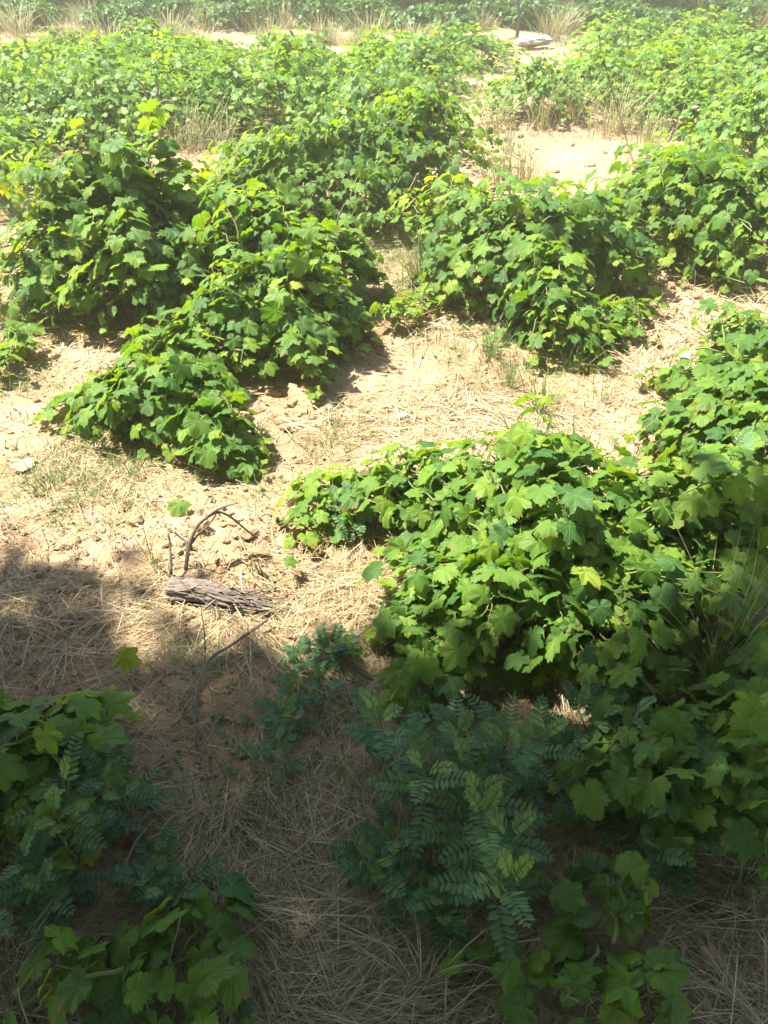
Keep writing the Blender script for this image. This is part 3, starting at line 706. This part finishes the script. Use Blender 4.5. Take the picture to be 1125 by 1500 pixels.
weed(440, 1030, .14, 7, .08, 'thin bluish weed beside the dark front leaves of the foreground vine', ll=.016, stems=3, spread=.1, t=.2)

def log_tube(mb, p, r, sides=56):
    n = len(p); tan = norm(np.gradient(p, axis=0)); vs = []; uv = []; tt = []
    a = np.arange(sides)*2*math.pi/sides; ca, sa = np.cos(a), np.sin(a)
    for i in range(n):
        u = norm(np.array([0, 0, 1.])-tan[i]*tan[i][2]); w = np.cross(tan[i], u); L = i*.009
        tw = a+L*1.2
        rid = vnoise(5+5*np.cos(tw)+L*14, 5+5*np.sin(tw)-L*9, 3)-.5
        fin = vnoise(20+13*np.cos(tw)+L*40, 20+13*np.sin(tw)+L*22, 8)-.5
        lum = vnoise(3+1.6*ca+L*12, 3+1.6*sa, 12)-.5
        k = 1+.34*rid+.42*fin+.42*lum
        rr = r[i]*k
        vs.append(p[i]+np.outer(ca*rr, u*.92)+np.outer(sa*rr, w)); uv.append(np.stack([a/6.283, np.full(sides, L)], 1)); tt.append(np.clip(.5+.9*fin+.5*rid, 0, 1))
    f = []
    for i in range(n-1):
        for k in range(sides):
            q = i*sides+k; b = i*sides+(k+1) % sides; f += [(q, b, b+sides), (q, b+sides, q+sides)]
    vs = np.concatenate(vs); uv = np.concatenate(uv); tt = np.concatenate(tt); c0 = len(vs)
    vs = np.concatenate([vs, p[:1]+tan[0]*.012, p[-1:]]); uv = np.concatenate([uv, [[.5, 0], [.5, 1]]]); tt = np.append(tt, [.2, .2])
    for k in range(sides):
        f.append((c0, (k+1) % sides, k)); b = (n-1)*sides; f.append((c0+1, b+k, b+(k+1) % sides))
    mb.add(vs, f, uv, tt)

# ------------------------------------------------------------------ fallen log, branches, stalks, leaves
def P(px, py, z): q = G(px, py, z); return np.array([q[0], q[1], q[2]+hz(q[0], q[1])])
A = P(246, 862, .02); B = P(395, 882, .02)
e = empty('fallen_log', (A+B)/2, 'grey weathered vine log lying on sunlit straw with a curved dead cane', 'log')
o3 = (A+B)/2
mb = MB(); pth = crom([A, A*.7+B*.3+[0, .004, .012], A*.4+B*.6+[0, -.004, .004], B+[0, 0, -.02]], 13)
log_tube(mb, pth, np.interp(np.linspace(0, 1, len(pth)), [0, .02, .1, .3, .65, .9, 1], [.022, .030, .034, .033, .028, .028, .016]))
mb.build('log_body', M['dead_wood'], e, o3)
mb = MB()
axis = norm(B-A)
for k in range(110):                                    # loose strips of bark
    s = rng.uniform(0, .95); q = A+(B-A)*s; a = rng.uniform(-.6, 3.7)
    off = np.array([0, -math.cos(a), math.sin(a)])*rng.uniform(.026, .034)
    q = q+off; L = rng.uniform(.03, .13); w = rng.normal(size=3)*.2
    pp = np.array([q, q+axis*L*.5+off*rng.uniform(-.1, .3)+w*.03, q+axis*L+off*rng.uniform(-.3, .7)+w*.11]); pp = crom(pp, 4)
    tube(mb, pp, np.linspace(.0024, .0008, len(pp))*rng.uniform(.5, 1.6), 4, .15, rng.uniform(.3, 1))
mb.build('bark_strip', M['dead_wood'], e, o3)['kind'] = 'stuff'
mb = MB()                                              # dead arching canes
r0 = P(273, 838, .05)
tube(mb, crom([r0, P(277, 803, .09), P(287, 778, .13), P(301, 765, .15), P(322, 757, .16), P(340, 760, .14), P(359, 772, .10), P(378, 791, .03)], 6), np.interp(np.arange(43) % 8, [0, 1, 4, 7], [1.25, 1, .95, 1])*np.linspace(.0062, .0028, 43), 7, .12, .35)
tube(mb, crom([P(279, 800, .09), P(292, 783, .12), P(304, 776, .13), P(318, 762, .15)], 6), np.linspace(.004, .002, 19), 5, .1, .3)
tube(mb, crom([P(303, 764, .15), P(319, 754, .17), P(334, 745, .19), P(349, 738, .21)], 6), np.linspace(.0055, .002, 19), 6, .1, .3)
tube(mb, crom([r0, P(274, 800, .08), P(264, 787, .1), P(255, 780, .12)], 6), np.linspace(.005, .002, 19), 6, .1, .4)
tube(mb, crom([r0+[-.05, 0, -.02], P(250, 805, .08), P(247, 784, .12)], 5), np.linspace(.005, .0025, 11), 6, .1, .4)
tube(mb, crom([P(279, 800, .09), P(282, 806, .08), P(288, 808, .07)], 5), np.linspace(.005, .0025, 11), 6, .1, .3)
mb.build('dead_cane', M['dead_wood'], e, o3)

def stick(name, pts, r, mat, label, cat, group=None, sides=6):
    q = np.array([P(*p) for p in pts]); mb = MB(); pp = crom(q, 6); tube(mb, pp, np.linspace(r, r*.55, len(pp)), sides, .08, rng.uniform(.25, .8))
    return tag(mb.build(name, M[mat], None, q[0]), label, cat, group)
e = empty('dead_branch', P(305, 965, 0), 'grey forked dead branch lying in shaded straw below the log', 'branch'); o3 = P(305, 965, 0)
for nm, pts, r in (('branch', [(392, 905, .04), (345, 935, .035), (305, 965, .025), (287, 1015, .02), (286, 1090, .01)], .0048), ('twig', [(287, 1025, .02), (262, 1050, .012), (248, 1062, .008)], .003), ('twig', [(300, 970, .025), (298, 920, .09), (293, 885, .13)], .0018)):
    mb = MB(); pp = crom([P(*q) for q in pts], 6); tube(mb, pp, np.linspace(r, r*.6, len(pp)), 7, .09, .35); mb.build(nm, M['dead_wood'], e, o3)
stick('stick', [(640, 905, .02), (680, 880, .025), (715, 868, .03)], .009, 'dead_wood', 'pale broken stick under the foreground vine', 'stick')
stick('stick', [(735, 1370, .015), (775, 1362, .02), (812, 1345, .02)], .0045, 'straw', 'pale stick in the shade left of the lit bottom leaf', 'stick')
stick('stick', [(455, 1392, .012), (490, 1415, .015), (515, 1435, .012)], .004, 'straw', 'thick pale straw piece on dark litter at bottom centre', 'stick')
stick('stick', [(580, 308, .05), (598, 290, .2), (612, 262, .45)], .016, 'bark', 'bare leaning dead stem showing in front of the middle vine', 'stem')
stick('stick', [(640, 320, .02), (600, 302, .10), (560, 285, .2)], .012, 'bark', 'bare slanting dead stem at the foot of the middle vine', 'stem')
mb = MB(); q0 = P(240, 232, 0)
for pts, r in (([(0, 0, -.05), (.01, 0, .25), (-.02, .01, .38), (.0, 0, .46)], .026), ([(.0, 0, .36), (-.05, 0, .45), (-.07, .01, .53), (-.12, 0, .58)], .014), ([(.0, 0, .42), (.05, 0, .5), (.04, 0, .57)], .013), ([(.0, 0, .38), (.09, .02, .42), (.16, .02, .39)], .010)):
    pp = crom(q0+np.array(pts), 6); tube(mb, pp, np.linspace(r, r*.45, len(pp)), 9, .16, .45, rib=.2)
tag(mb.build('dead_stump', M['dead_wood'], None, q0), 'grey dead forked vine stump poking above the leaves behind the tallest vine', 'stump')
stick('dead_stump', [(1015, 165, .0), (1014, 160, .2), (1022, 158, .36)], .026, 'bark', 'brown bare vine trunk visible among the right upper vines', 'stump')
stick('dead_cane', [(878, 75, .5), (880, 66, .8), (877, 58, 1.05)], .008, 'straw', 'pale bare cane sticking up from the far right vines', 'cane')
# single long dry stalks on the litter
SL = 'long pale dry stalk lying on the shaded straw litter'; SG = 'dry stalks lying on the litter'
ST = [(190, 1050, 232, 1075), (205, 1070, 240, 1030), (235, 1060, 275, 1020), (150, 880, 240, 860), (490, 1200, 500, 1150), (470, 1290, 540, 1340), (945, 1395, 1090, 1470), (920, 1310, 1060, 1330), (1010, 1420, 1120, 1380), (640, 1350, 720, 1300), (770, 1300, 830, 1310), (560, 1480, 620, 1420), (660, 1470, 780, 1410), (430, 1400, 560, 1480), (1030, 1460, 1080, 1500), (1005, 1340, 1110, 1330), (160, 940, 260, 935), (30, 945, 120, 960), (330, 1000, 420, 1040), (500, 880, 400, 885), (215, 1130, 260, 1090), (840, 1420, 990, 1405), (180, 860, 235, 850), (390, 1290, 470, 1240), (270, 1200, 330, 1170)]
for (a1, b1, a2, b2) in ST:
    m = ((a1+a2)/2+rng.normal()*8, (b1+b2)/2+rng.normal()*8, .02)
    stick('dry_stalk', [(a1, b1, .008), m, (a2, b2, .014)], rng.uniform(.0012, .0022), 'straw', SL, 'dry stalk', SG, 5)

def lone_leaf(name, px, py, size, mat, label, cat, seed, z=.02, tilt=.25, az=None, t=.5):
    x, y = g0(px, py); p = np.array([x, y, hz(x, y)+z]); v, f, uv = PROTO[0][seed % 8]; a = rng.uniform(0, 6.28) if az is None else az
    n = norm(np.array([rng.normal()*tilt, rng.normal()*tilt-.1, 1])); tp = np.array([math.cos(a), math.sin(a), 0]); tp = norm(tp-n*n.dot(tp)); xa = np.cross(tp, n)
    v = v*np.array([1, 1, 1.3])
    mb = MB(); mb.add((np.outer(v[:, 0], xa)+np.outer(v[:, 1], tp)+np.outer(v[:, 2], n))*size+p, f, uv, t); mb.build
    e = tag(mb.build(name, M[mat], None, p), label, cat); return e
lone_leaf('fallen_leaf', 266, 748, .052, 'vine', 'single green grape leaf lying on smooth orange soil', 'leaf', 2, .04, az=-1.8, t=.4)
lone_leaf('wilted_leaf', 34, 680, .06, 'grey_leaf', 'grey-green wilted leaf on the straw at the left edge', 'leaf', 3, .02, az=-1.2)
lone_leaf('dead_leaf', 1055, 1400, .045, 'dead_leaf', 'tan dead leaf on dark litter at bottom right', 'leaf', 4, .015, az=-2.5)
lone_leaf('dead_leaf', 355, 1450, .03, 'dead_leaf', 'small orange-brown dead leaf under big leaves at bottom left', 'leaf', 5, .02)
lone_leaf('dead_leaf', 630, 1055, .035, 'dead_leaf', 'brown dead leaf beside the shaded grass tuft', 'leaf', 6, .02)
lone_leaf('dead_leaf', 480, 985, .03, 'dead_leaf', 'dull brown dead leaf in the weeds right of the forked branch', 'leaf', 1, .02)
lone_leaf('fallen_leaf', 188, 985, .05, 'vine', 'yellow-green leaf lifted over shaded straw at left', 'leaf', 0, .08, az=-.3, t=.75)
lone_leaf('fallen_leaf', 425, 845, .035, 'vine', 'dark green leaf standing beside the right end of the log', 'leaf', 1, .07, az=.2, t=.3)
x, y = g0(868, 1078); mb = MB(); rock(mb, (x, y, hz(x, y)+.085), .016, 7, 2, .8)
x2, y2 = x, y
tag(mb.build('stone', M['stone'], None, (x, y, hz(x, y)), smooth=False), 'small pale angular stone among weeds below the lit grape leaves', 'stone')
for (px, py, r, s, lb) in [(590, 608, .035, 8, 'whitish stone at the top edge of the foreground vine'), (465, 690, .03, 9, 'whitish flat stone on bare soil left of the foreground vine'), (1005, 530, .03, 10, 'small white stone by the trailing shoot at right')]:
    x, y = g0(px, py); mb = MB(); rock(mb, (x, y, hz(x, y)+r*.2), r, s, 2, .5)
    tag(mb.build('stone', M['stone'], None, (x, y, hz(x, y)), smooth=False), lb, 'stone')

# ------------------------------------------------------------------ far edge: wall, slab, trees
def boxm(mb, c, s, jit=0.0):
    v = np.array([(i, j, k) for i in (-.5, .5) for j in (-.5, .5) for k in (-.5, .5)])*np.array(s)
    if jit: v = v+rng.normal(size=v.shape)*jit
    f = [(0, 1, 3), (0, 3, 2), (4, 6, 7), (4, 7, 5), (0, 4, 5), (0, 5, 1), (2, 3, 7), (2, 7, 6), (0, 2, 6), (0, 6, 4), (1, 5, 7), (1, 7, 3)]
    mb.add(v+np.asarray(c), f)
x, y = g0(772, 40); x = G(772, 40)[0]; gz = hz(x, y)
e = empty('concrete_wall', (x, y, gz), 'pale grey concrete wall with white coping glimpsed between the far trees', 'wall')
mb = MB(); boxm(mb, (x, y, gz+.10), (.66, .22, .50)); mb.build('wall_panel', M['concrete'], e, (x, y, gz), smooth=False)
mb = MB(); boxm(mb, (x, y, gz+.395), (.74, .30, .09)); mb.build('coping', M['stone'], e, (x, y, gz), smooth=False)
for ob in e.children:
    bv = ob.modifiers.new('bevel', 'BEVEL'); bv.width = .012; bv.segments = 2
x, y = g0(778, 72); gz = hz(x, y); mb = MB(); rock(mb, (x, y, gz+.10), .28, 14, 3, .30); 
v = mb.v[0]; v[:, 1] = (v[:, 1]-y)*.5+y
o = mb.build('stone_block', M['stone'], None, (x, y, gz), smooth=False); tag(o, 'long white stone block lying above the far vines before the grey wall', 'stone')

def leaf_cloud(mb, cen, rad, n, size, seed, flat=.6):
    lr = np.random.default_rng(seed); nb = 14
    bc = norm(lr.normal(size=(nb, 3)))*lr.uniform(.25, .95, (nb, 1)); br = lr.uniform(.28, .5, nb); w = lr.integers(0, nb, n)
    d = norm(lr.normal(size=(n, 3))); p = (bc[w]+d*(br[w]*lr.uniform(.55, 1.05, n))[:, None])*np.asarray(rad)+np.asarray(cen)
    nr = norm(d*.7+np.array([0, 0, .6])+lr.normal(size=(n, 3))*.5); tp = norm(np.cross(nr, lr.normal(size=(n, 3)))); xa = np.cross(tp, nr)
    base = np.array([(0, 0, 0), (.34, .45, .06), (0, 1, -.06), (-.34, .45, .06)]); s = size*lr.uniform(.6, 1.3, n)
    V = (base[None, :, 0, None]*xa[:, None]+base[None, :, 1, None]*tp[:, None]+base[None, :, 2, None]*nr[:, None])*s[:, None, None]+p[:, None]
    f = np.array([(0, 1, 2), (0, 2, 3)]); mb.add(V.reshape(-1, 3), (f[None]+(np.arange(n)*4)[:, None, None]).reshape(-1, 3), None, np.repeat(np.clip(lr.normal(.4, .2, n), 0, 1), 4))
TG = 'dark trees along the far edge of the vineyard'
TLAB = 'dark leafy tree in the dense row behind the dry grass edge'
tp_ = []
for k in range(4):
    loc = np.array([0., 60.+4*k, 0.]); e = empty('tree', loc, TLAB, 'tree', TG)
    mb = MB(); hh = 1.3+.3*k*.5
    tube(mb, crom([loc+[0, 0, -.1], loc+[.05, .02, hh*.5], loc+[-.04, 0, hh], loc+[.1, .05, hh*1.7]], 6), np.linspace(.09, .03, 19), 8, .06, .5, rib=.1)
    for j in range(5):
        a = rng.uniform(0, 6.28); b = loc+[0, 0, hh*rng.uniform(.4, 1)]; t2 = b+np.array([math.cos(a)*.7, math.sin(a)*.7, rng.uniform(.2, .6)])
        tube(mb, bez(b, (b+t2)/2+[0, 0, .12], t2, 6), np.linspace(.035, .012, 6), 6, .05, .5)
    mb.build('trunk', M['trunk'], e, loc)
    mb = MB(); leaf_cloud(mb, loc+[0, 0, 1.55], (1.25, 1.1, 1.45), 6500, .11, 400+k); leaf_cloud(mb, loc+[0, 0, .30], (1.15, .9, .40), 2600, .10, 420+k)
    mb.build('crown', M['tree_leaf'], e, loc); tp_.append(e)
tspots = []
for i, px in enumerate([-70, 25, 110, 195, 270, 345, 425, 500, 575, 650, 706, 835, 905, 980, 1050, 1120, 1200]):
    x, y = g0(px+rng.normal()*8, 16+rng.normal()*2.5); tspots.append((x, y))
for i in range(12): tspots.append((-13+2.3*i+rng.normal()*.4, 20.5+rng.normal()*.6))
for px in (40, 88, 200, 300, 390, 470, 560, 640, 715, 850, 930, 1010, 1085, 1130): tspots.append(tuple(g0(px, 22+rng.normal()*2)))
for i, (x, y) in enumerate(tspots):
    o = tp_[i] if i < 4 else copy_tree(tp_[i % 4]); o.location = (x, y, hz(x, y)); o.rotation_euler[2] = rng.uniform(0, 6.28); s = rng.uniform(.85, 1.1); o.scale = (s, s, s*rng.uniform(.85, 1.05))
SH = 'low bushes in front of the dark far trees'; sp_ = []
for k in range(4):
    loc = np.array([0., 80.+4*k, 0.]); e = empty('shrub', loc, 'ragged low green bush in front of the dark far trees', 'shrub', SH)
    mb = MB(); hh = (.30, .42, .52, .36)[k]; leaf_cloud(mb, loc+[0, 0, hh*.55], (.55+.1*k, .5, hh*.6), 1500, .105, 500+k)
    mb.build('foliage', M['tree_leaf'], e, loc)
    mb = MB()
    for j in range(6):
        a = rng.uniform(0, 6.28); t2 = loc+np.array([math.cos(a)*.3, math.sin(a)*.3, hh*rng.uniform(.6, 1.15)]); tube(mb, bez(loc-[0, 0, .03], loc+(t2-loc)*.5+[0, 0, .08], t2, 6), np.linspace(.014, .005, 6), 5, .05, .5)
    mb.build('stem', M['trunk'], e, loc); sp_.append(e)
for i, px in enumerate([8, 50, 185, 235, 275, 372, 455, 520, 600, 640, 672, 738, 818, 885, 945, 1030, 1095]):
    x, y = g0(px+rng.normal()*6, 43+rng.normal()*4); o = sp_[i] if i < 4 else copy_tree(sp_[rng.integers(0, 4)])
    o.location = (x, y, hz(x, y)); o.rotation_euler[2] = rng.uniform(0, 6.28); s = rng.uniform(.7, 1.25); o.scale = (s, s, s*rng.uniform(.8, 1.2))
e = empty('sapling', (*g0(757, 55), 0), 'thin dark leaning sapling stem in front of the grey wall', 'tree'); q = g0(757, 55)
b = np.array([q[0], q[1], hz(*q)]); mb = MB(); tube(mb, crom([b, b+[.0, 0, .3], b+[-.1, 0, .75], b+[-.25, 0, 1.3]], 6), np.linspace(.03, .015, 19), 7, .05, .3); mb.build('trunk', M['trunk'], e, b)
mb = MB(); leaf_cloud(mb, b+[-.25, 0, 1.35], (.55, .5, .45), 900, .07, 77); mb.build('crown', M['tree_leaf'], e, b)

# ------------------------------------------------------------------ unseen tree, crown shaped to throw the foreground shade
def shade_density(gx, gy):
    edge = np.interp(gx, [-1.3, -.75, -.35, -.1, .15, .5, .9, 1.3], [1.80, 1.64, 1.50, 1.48, 1.38, 1.34, 1.50, 1.66])
    edge = edge+.22*(fbm(gx*2.3, gy*2.3, 71, 2)-.4)
    d = np.clip((edge-gy)/.58+.18, 0, 1); d = d*d*(3-2*d)
    for (px, py, r, s) in HOLES:
        cx, cy = g0(px, py); d = d*(1-s*np.exp(-((gx-cx)**2+((gy-cy)*1.0)**2)/(r*r)))
    return d
HOLES = [(190, 900, .16, .6), (790, 900, .20, .88), (900, 900, .16, .85), (1000, 920, .16, .75), (850, 1010, .11, .95), (720, 1200, .085, .96), (880, 1285, .06, .96), (60, 1170, .06, .96), (930, 1290, .06, .85), (320, 880, .14, .8), (545, 1150, .05, .6), (260, 1000, .15, .3), (1040, 960, .14, .85), (530, 880, .08, .5)]  # gaps left in the crown where sun spots should land
def shade_tree():
    base = np.array([-2.3, -1.5, hz(-2.3, -1.5)])
    e = empty('offscreen_shade_tree', base, 'unseen leafy tree beside the viewer, crown shaped to shade the foreground', 'tree')
    n = 86000; gx = rng.uniform(-4.6, 4.6, n); gy = rng.uniform(-4.4, 2.5, n)
    zz = 1.78+2.5*rng.random(n)**1.2
    k = rng.random(n) < shade_density(gx, gy); gx, gy, zz = gx[k], gy[k], zz[k]; n = len(gx)
    p = np.stack([gx, gy, np.zeros(n)], 1)+SUN[None]*(zz/SUN[2])[:, None]  # each leaf set sunward of the ground point it should shade
    nr = norm(np.array([0, 0, 1.])+SUN*.5+rng.normal(size=(n, 3))*.35); tp = norm(np.cross(nr, rng.normal(size=(n, 3)))); xa = np.cross(tp, nr)
    base4 = np.array([(0, 0, 0), (.36, .3, .05), (.3, .7, .02), (0, 1, -.1), (-.3, .7, .02), (-.36, .3, .05)]); s = .105*rng.uniform(.7, 1.25, n)
    V = (base4[None, :, 0, None]*xa[:, None]+base4[None, :, 1, None]*tp[:, None]+base4[None, :, 2, None]*nr[:, None])*s[:, None, None]+p[:, None]
    f = np.array([(0, 1, 2), (0, 2, 3), (0, 3, 4), (0, 4, 5)]); mb = MB(); mb.add(V.reshape(-1, 3), (f[None]+(np.arange(n)*6)[:, None, None]).reshape(-1, 3), None, np.repeat(rng.random(n), 6))
    mb.build('crown', M['shade_leaf'], e, base)
    mb = MB(); top = np.array([-2.1, -1.2, 2.3])
    tube(mb, crom([base-[0, 0, .1], base+[.05, 0, .8], base+[.0, .1, 1.5], top], 6), np.linspace(.17, .12, 19), 12, .04, .5, rib=.08)
    for k in range(9):
        q = p[rng.integers(0, n)]; q = np.array([q[0], q[1], max(2.7, q[2])]); tube(mb, bez(top, (top+q)/2+[0, 0, .5], q, 10), np.linspace(.07, .012, 10), 7, .05, .5)
    mb.build('trunk', M['trunk'], e, base)
shade_tree()

# ------------------------------------------------------------------ thin added haze, standing in for a veil of lens glare
HAZE = .006
bm_ = MB(); boxm(bm_, (0, 8, 3.05), (60, 50, 8.5))
m, nt, out = newmat('veil_haze'); pv = nd(nt, 'ShaderNodeVolumePrincipled'); pv.inputs['Color'].default_value = (.96, .95, .68, 1); pv.inputs['Density'].default_value = HAZE; pv.inputs['Anisotropy'].default_value = 0
nt.links.new(pv.outputs[0], out.inputs['Volume'])
if HAZE > 0: tag(bm_.build('haze', m, smooth=False), 'thin pale haze added over the vineyard for a milky glare veil', 'haze', kind='stuff')

# ------------------------------------------------------------------ light
w = bpy.data.worlds.new('World'); sc.world = w; w.use_nodes = True
nt = w.node_tree; bg = nt.nodes['Background']; sk = nt.nodes.new('ShaderNodeTexSky'); sk.sky_type = 'NISHITA'; sk.sun_disc = False
sk.sun_elevation = math.asin(SUN[2]); sk.sun_rotation = math.atan2(SUN[0], SUN[1])
nt.links.new(sk.outputs[0], bg.inputs[0]); bg.inputs[1].default_value = .10
sl = bpy.data.lights.new('sun', 'SUN'); sl.energy = 4.5; sl.angle = R(1.5); sl.color = (1, .955, .87)
so = bpy.data.objects.new('sun', sl); COL.objects.link(so); so.location = (-4, 2, 12); so.rotation_euler = Vector(SUN).to_track_quat('Z', 'Y').to_euler()

sc.view_settings.view_transform = 'Standard'; sc.view_settings.look = 'None'; sc.view_settings.gamma = 1; sc.view_settings.exposure = 2.25
sc.cycles.use_denoising = True
sc.cycles.max_bounces = 8; sc.cycles.diffuse_bounces = 5; sc.cycles.transmission_bounces = 5; sc.cycles.volume_bounces = 1
print('far vines', SPOT_N, 'objects', len(sc.objects), 'verts', sum(len(o.data.vertices) for o in sc.objects if o.type == 'MESH'))
